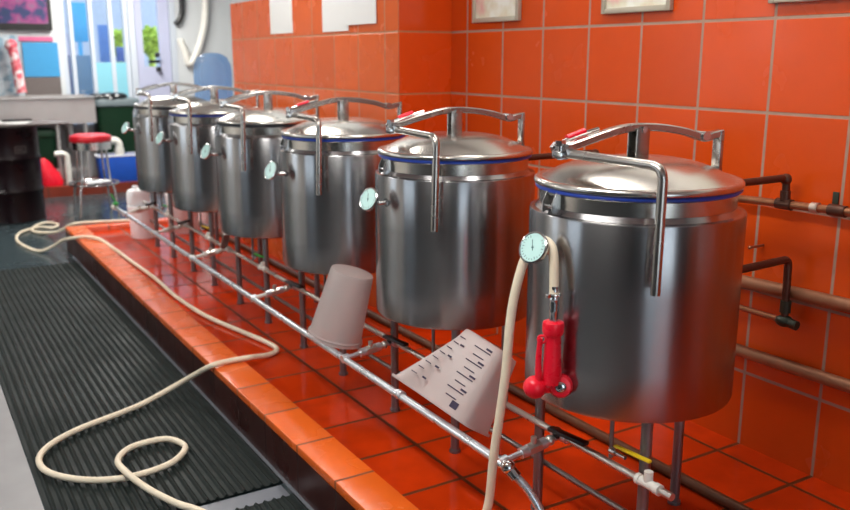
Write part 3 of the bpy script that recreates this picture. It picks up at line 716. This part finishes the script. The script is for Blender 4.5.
# blue tub
bt = thing('blue_tub', 'blue plastic tub with white rim standing on the rear step', 'tub', (2.22, 10.64, -.045))
m = MB(); rs = []
for k, z in ((.90, 0), (.93, .02), (1., .31), (.985, .315), (.97, .31), (.90, .03)):
    rs.append([sup(2*PI*i/44, .25*k, .11*k, 7)+V((0, 0, z)) for i in range(44)])
m.rings(rs); m.build('tub_wall', 'tote', bt)
m = MB(); m.rings([[sup(2*PI*i/44, .25*k, .11*k, 7)+V((0, 0, z)) for i in range(44)] for k, z in ((1.0, .305), (1.04, .305), (1.04, .325), (1.0, .327), (.96, .325))], cap=False); m.build('rim', 'white', bt)
tag(MB().tube(bend([(-.17, -.02, .1), (.0, -.02, .1), (.0, -.02, -.06)], .08, 8), .045, 18).cyl((0, -.02, -.07), (0, -.02, .0), .055).build('pipe_elbow', 'pvc', None, (2.23, 10.62, .342)),
    'white plastic pipe elbow above the blue tub, right of the red stool', 'pipe')
# red bag, white elbow
m = MB(); m.rings([[sup(2*PI*i/28, a, b, 2.5)+V((dx, 0, z)) for i in range(28)] for a, b, dx, z in ((.11, .08, .02, 0), (.12, .09, .02, .05), (.10, .07, .0, .15), (.06, .05, -.04, .26), (.02, .02, -.06, .32))])
tag(m.build('red_sack', 'red_plastic', None, (1.455, 10.66, -.044)), 'red plastic sack slumped on the rear step, just right of the dark drum', 'sack')
t = tag(MB().tube(bend([(-.13, 0, .10), (.0, 0, .10), (.0, 0, -.05)], .06, 8), .033, 16).cyl((0, 0, -.26), (0, 0, -.02), .036).build('trap_pipe', 'pvc', None, (1.645, 10.60, .22)),
    'white plastic waste pipe elbow between red sack and stool', 'pipe')
# white buckets behind the farthest kettle
def bucket(x, y, r, h, label, z=0.):
    t = thing('white_bucket', label, 'bucket', (x, y, z), 'white buckets at the far end of the platform')
    MB().lathe([(.01, 0), (r*.88, 0), (r*.9, .006), (r, h*.86), (r*1.04, h*.86), (r*1.04, h*.90), (r, h*.9), (r, h)], 36).build('pail', 'white', t)
    MB().lathe([(r*1.06, h-.015), (r*1.06, h+.004), (r*1.02, h+.010), (r*.9, h+.006), (.01, h+.006)], 36).build('lid', 'white', t)
bucket(1.60, 6.93, .11, .25, 'white lidded bucket on the tiles beneath the far end of the front pipe')
bucket(1.93, 6.98, .13, .36, 'white lidded bucket farther back, seen between the far kettle legs')
jg = thing('white_jerrycan', 'white plastic jerrycan standing on the front bucket beside the farthest kettle', 'canister', (1.575, 6.94, .261))
MB().rings([[sup(2*PI*i/36, .085*k, .065*k, 4)+V((0, 0, z)) for i in range(36)] for k, z in ((.9, 0), (1, .01), (1, .09), (.85, .115), (.4, .13))]).build('can', 'white', jg)
MB().cyl((-.02, 0, .128), (-.02, 0, .15), .02).build('cap', 'white', jg)
# water dispenser with blue bottle
wd = thing('water_dispenser', 'white water dispenser stand hidden behind the kettles below the blue bottle', 'dispenser', (2.28, 7.10, FZ))
MB().box((-.16, -.16, 0), (.16, .16, 1.02), .02).build('cabinet', 'white', wd)
MB().lathe([(.14, 1.02), (.15, 1.04), (.12, 1.07), (.05, 1.07)], 36).build('collar', 'white', wd)
MB().box((-.10, -.175, .66), (.10, -.159, .92), .01).build('tap_panel', 'black', wd)
wb = tag(MB().lathe([(.04, -.05), (.05, 0), (.10, .02), (.145, .07), (.155, .11), (.155, .19), (.150, .20), (.155, .21), (.155, .31), (.148, .37), (.12, .43), (.07, .46), (.01, .468)], 44).build('water_bottle', 'bottle', None, (2.28, 7.10, .962)),
    'large blue translucent water bottle beside the left edge of the orange wall', 'bottle')
# wall-mounted things
def board(name, x0, x1, z0, z1, mat_, label, cat, th=.03, frame=None, y=None):
    y = YF-.0003 if y is None else y
    w, h = x1-x0, z1-z0
    if frame:
        t = thing(name, label, cat, ((x0+x1)/2, y, z0)); f = .035
        m = MB()
        for a, b in (((-w/2, 0), (-w/2+f, h)), ((w/2-f, 0), (w/2, h)), ((-w/2+f, 0), (w/2-f, f*2)), ((-w/2+f, h-f), (w/2-f, h))): m.box((a[0], -th-.01, a[1]), (b[0], 0, b[1]))
        m.build('bezel', frame, t)
        MB().box((-w/2+f, -th, f*2), (w/2-f, -.001, h-f)).build('display', mat_, t)
        return t
    return tag(MB().box((-w/2, -th, 0), (w/2, 0, h)).build(name, mat_, None, ((x0+x1)/2, y, z0)), label, cat)
board('wall_screen', .75, 1.70, 1.70, 2.32, 'screen', 'dark wall screen showing pink and blue picture, top left corner', 'screen', .06, 'black')
board('poster', .70, 1.335, .92, 1.64, 'poster', 'pale blue poster on far wall below the dark screen, red stripe before it', 'poster', .012)
board('cyan_board', 1.36, 1.745, 1.17, 1.56, 'cyan', 'bright cyan board on far wall, right of the red stripe', 'board', .025)
board('pink_strip', 1.33, 1.70, 1.575, 1.625, 'pink', 'narrow pink strip on far wall just above the cyan board', 'strip', .02)
board('grey_panel', 1.36, 1.745, .93, 1.165, 'card_board', 'grey panel on far wall just below the cyan board', 'panel', .02)
m = MB().tube([(0, 0, 0), (-.02, 0, .25), (-.05, 0, .50)], [.06, .055, .05], 14); m.sphere((-.06, 0, .53), .07, 12)
tag(m.build('striped_column', 'stripe', None, (1.29, 11.05, .995)), 'red and white striped roll standing behind the trough, left of cyan board', 'roll')
tag(MB().tube([(.02, 0, .40), (.025, 0, .12), (.02, 0, -.05), (-.02, 0, -.16), (-.07, 0, -.21)], .034, 12, 5).build('black_bar', 'black', None, (3.21, YF-.04, 2.0)),
    'short black curved bar on far wall, right of the door, cut by top edge', 'bar')
tag(MB().tube([(0, 0, 1.0), (-.015, 0, .60), (-.05, 0, .29), (-.15, 0, -.02), (-.27, 0, -.19), (-.31, 0, -.05), (-.37, 0, .12)], .042, 14, 6).build('white_duct', 'pvc', None, (3.55, YF-.05, 1.50)),
    'white flexible pipe sagging across the pale grey far wall', 'pipe')

# ------------------------------------------------------------------ outside, seen through the shopfront
struct(MB().box((-6, YF+.3, FZ-.12), (12, 30, FZ-.1)).build('pavement', plain('pavement', rgb(190, 200, 206), .7)))
def shrub(x, y, z, r, label):
    m = MB()
    for i in range(220):
        d = V((random.gauss(0, 1), random.gauss(0, 1), random.gauss(0, 1))).normalized()*r*random.uniform(.5, 1)
        m.obox(d*1.0+V((0, 0, r)), (random.random(), random.random(), random.random()-.5), (random.random(), -random.random(), .3), (.5*r, .34*r, .008))
    m.cyl((0, 0, -z+FZ-.1), (0, 0, r*.8), .05)
    tag(m.build('street_shrub', plain('yellow_green_leaves', rgb(206, 226, 84), .5, 0, .25), None, (x, y, z)), label, 'shrub')
shrub(3.34, 13.2, 1.42, .20, 'yellow green potted tree outside, seen through the narrow door glass')
shrub(2.93, 13.4, 1.42, .19, 'yellow green potted tree outside, seen through the right shopfront pane')
struct(MB().box((-4, 15, FZ-.1), (10, 15.3, 4.2)).build('street_facade', plain('pale_facade', rgb(186, 192, 206), .7)))
def outdoor(name, x0, x1, y, z0, z1, col, label, cat):
    m = MB().box((x0, y, z0), (x1, y+.06, z1), .008); m.cyl(((x0+x1)/2, y+.03, FZ-.1), ((x0+x1)/2, y+.03, z0+.01), .03); m.cyl(((x0+x1)/2, y+.03, FZ-.1), ((x0+x1)/2, y+.03, FZ-.07), .08)
    tag(m.build(name, plain(name, col, .5)), label, cat)
outdoor('banner_stand', 2.20, 2.42, 12.9, 1.60, 2.12, rgb(80, 180, 228), 'bright cyan banner on a post outside the left shopfront pane', 'banner')
outdoor('street_sign', 2.50, 2.66, 12.6, 1.33, 1.82, rgb(96, 140, 205), 'blue upright sign outside the middle shopfront pane', 'sign')
outdoor('street_sign', 2.72, 2.98, 12.6, 1.33, 1.53, rgb(84, 112, 180), 'low blue sign outside the right shopfront pane, below the tree', 'sign')
outdoor('banner_stand', 2.08, 2.40, 12.7, .85, 1.42, rgb(100, 136, 164), 'dull blue banner outside the left shopfront pane, below the cyan one', 'banner')

# ------------------------------------------------------------------ lamps and daylight
def ceiling_lamp(x, y, ln, label, ang=0., power=60):
    t = thing('ceiling_light', label, 'ceiling light', (x, y, 2.75), 'ceiling lights', ang)
    MB().box((-.15, -ln/2-.03, -.05), (.15, ln/2+.03, -.0005), .004).build('housing', 'frame_white', t)
    MB().box((-.125, -ln/2, -.062), (.125, ln/2, -.0505)).build('diffuser', 'lampglow', t)
    ld = bpy.data.lights.new('lamp', 'AREA'); ld.shape = 'RECTANGLE'; ld.size = .25; ld.size_y = ln; ld.energy = power; ld.color = (1, .965, .91)
    lo_ = bpy.data.objects.new('lamp', ld); C.objects.link(lo_); lo_.parent = t; lo_.location = (0, 0, -.07)
for x, y, lab, pw in ((1.85, 2.0, 'ceiling light above the nearest two kettles', 11), (1.75, 4.9, 'ceiling light above the fourth kettle', 15),
                  (.1, 1.7, 'ceiling light above the rubber mat', 52), (.8, 7.6, 'ceiling light above the hose coil', 36), (-1.7, 6.4, 'added fill light, out of view above the far left side of the room', 60), (2.2, 9.7, 'added fill light, out of view above the blue tub and bins', 112)):  # last two are added fill, for the far left side and far end
    ceiling_lamp(x, y, 1.5, lab, 0, pw)
w = bpy.data.worlds.new('sky'); sc.world = w; w.use_nodes = True
nt = w.node_tree; bg = nt.nodes['Background']
tc = nt.nodes.new('ShaderNodeTexCoord'); sp_ = nt.nodes.new('ShaderNodeSeparateXYZ'); rp = nt.nodes.new('ShaderNodeValToRGB')
nt.links.new(tc.outputs['Generated'], sp_.inputs[0]); nt.links.new(sp_.outputs['Z'], rp.inputs[0]); nt.links.new(rp.outputs[0], bg.inputs[0])
rp.color_ramp.elements[0].color = (.82, .93, 1, 1); rp.color_ramp.elements[1].color = (.42, .66, 1, 1)
bg.inputs[1].default_value = 2.9

cd = bpy.data.cameras.new('camera'); cam = bpy.data.objects.new('camera', cd); C.objects.link(cam)
yaw, pit = .5464, .2247
cam.location = (0, 0, 1.3922)
fwd = V((math.sin(yaw)*math.cos(pit), math.cos(yaw)*math.cos(pit), -math.sin(pit)))
cam.rotation_euler = fwd.to_track_quat('-Z', 'Y').to_euler()
cd.sensor_width = 36; cd.lens = 36*864.9/850; cd.clip_start = .05
cd.dof.use_dof = True; cd.dof.focus_distance = 2.55; cd.dof.aperture_fstop = 3.0
sc.camera = cam
sc.view_settings.view_transform = 'Standard'; sc.view_settings.look = 'None'; sc.view_settings.gamma = 1; sc.view_settings.use_curve_mapping = False
sc.view_settings.exposure = 0.0
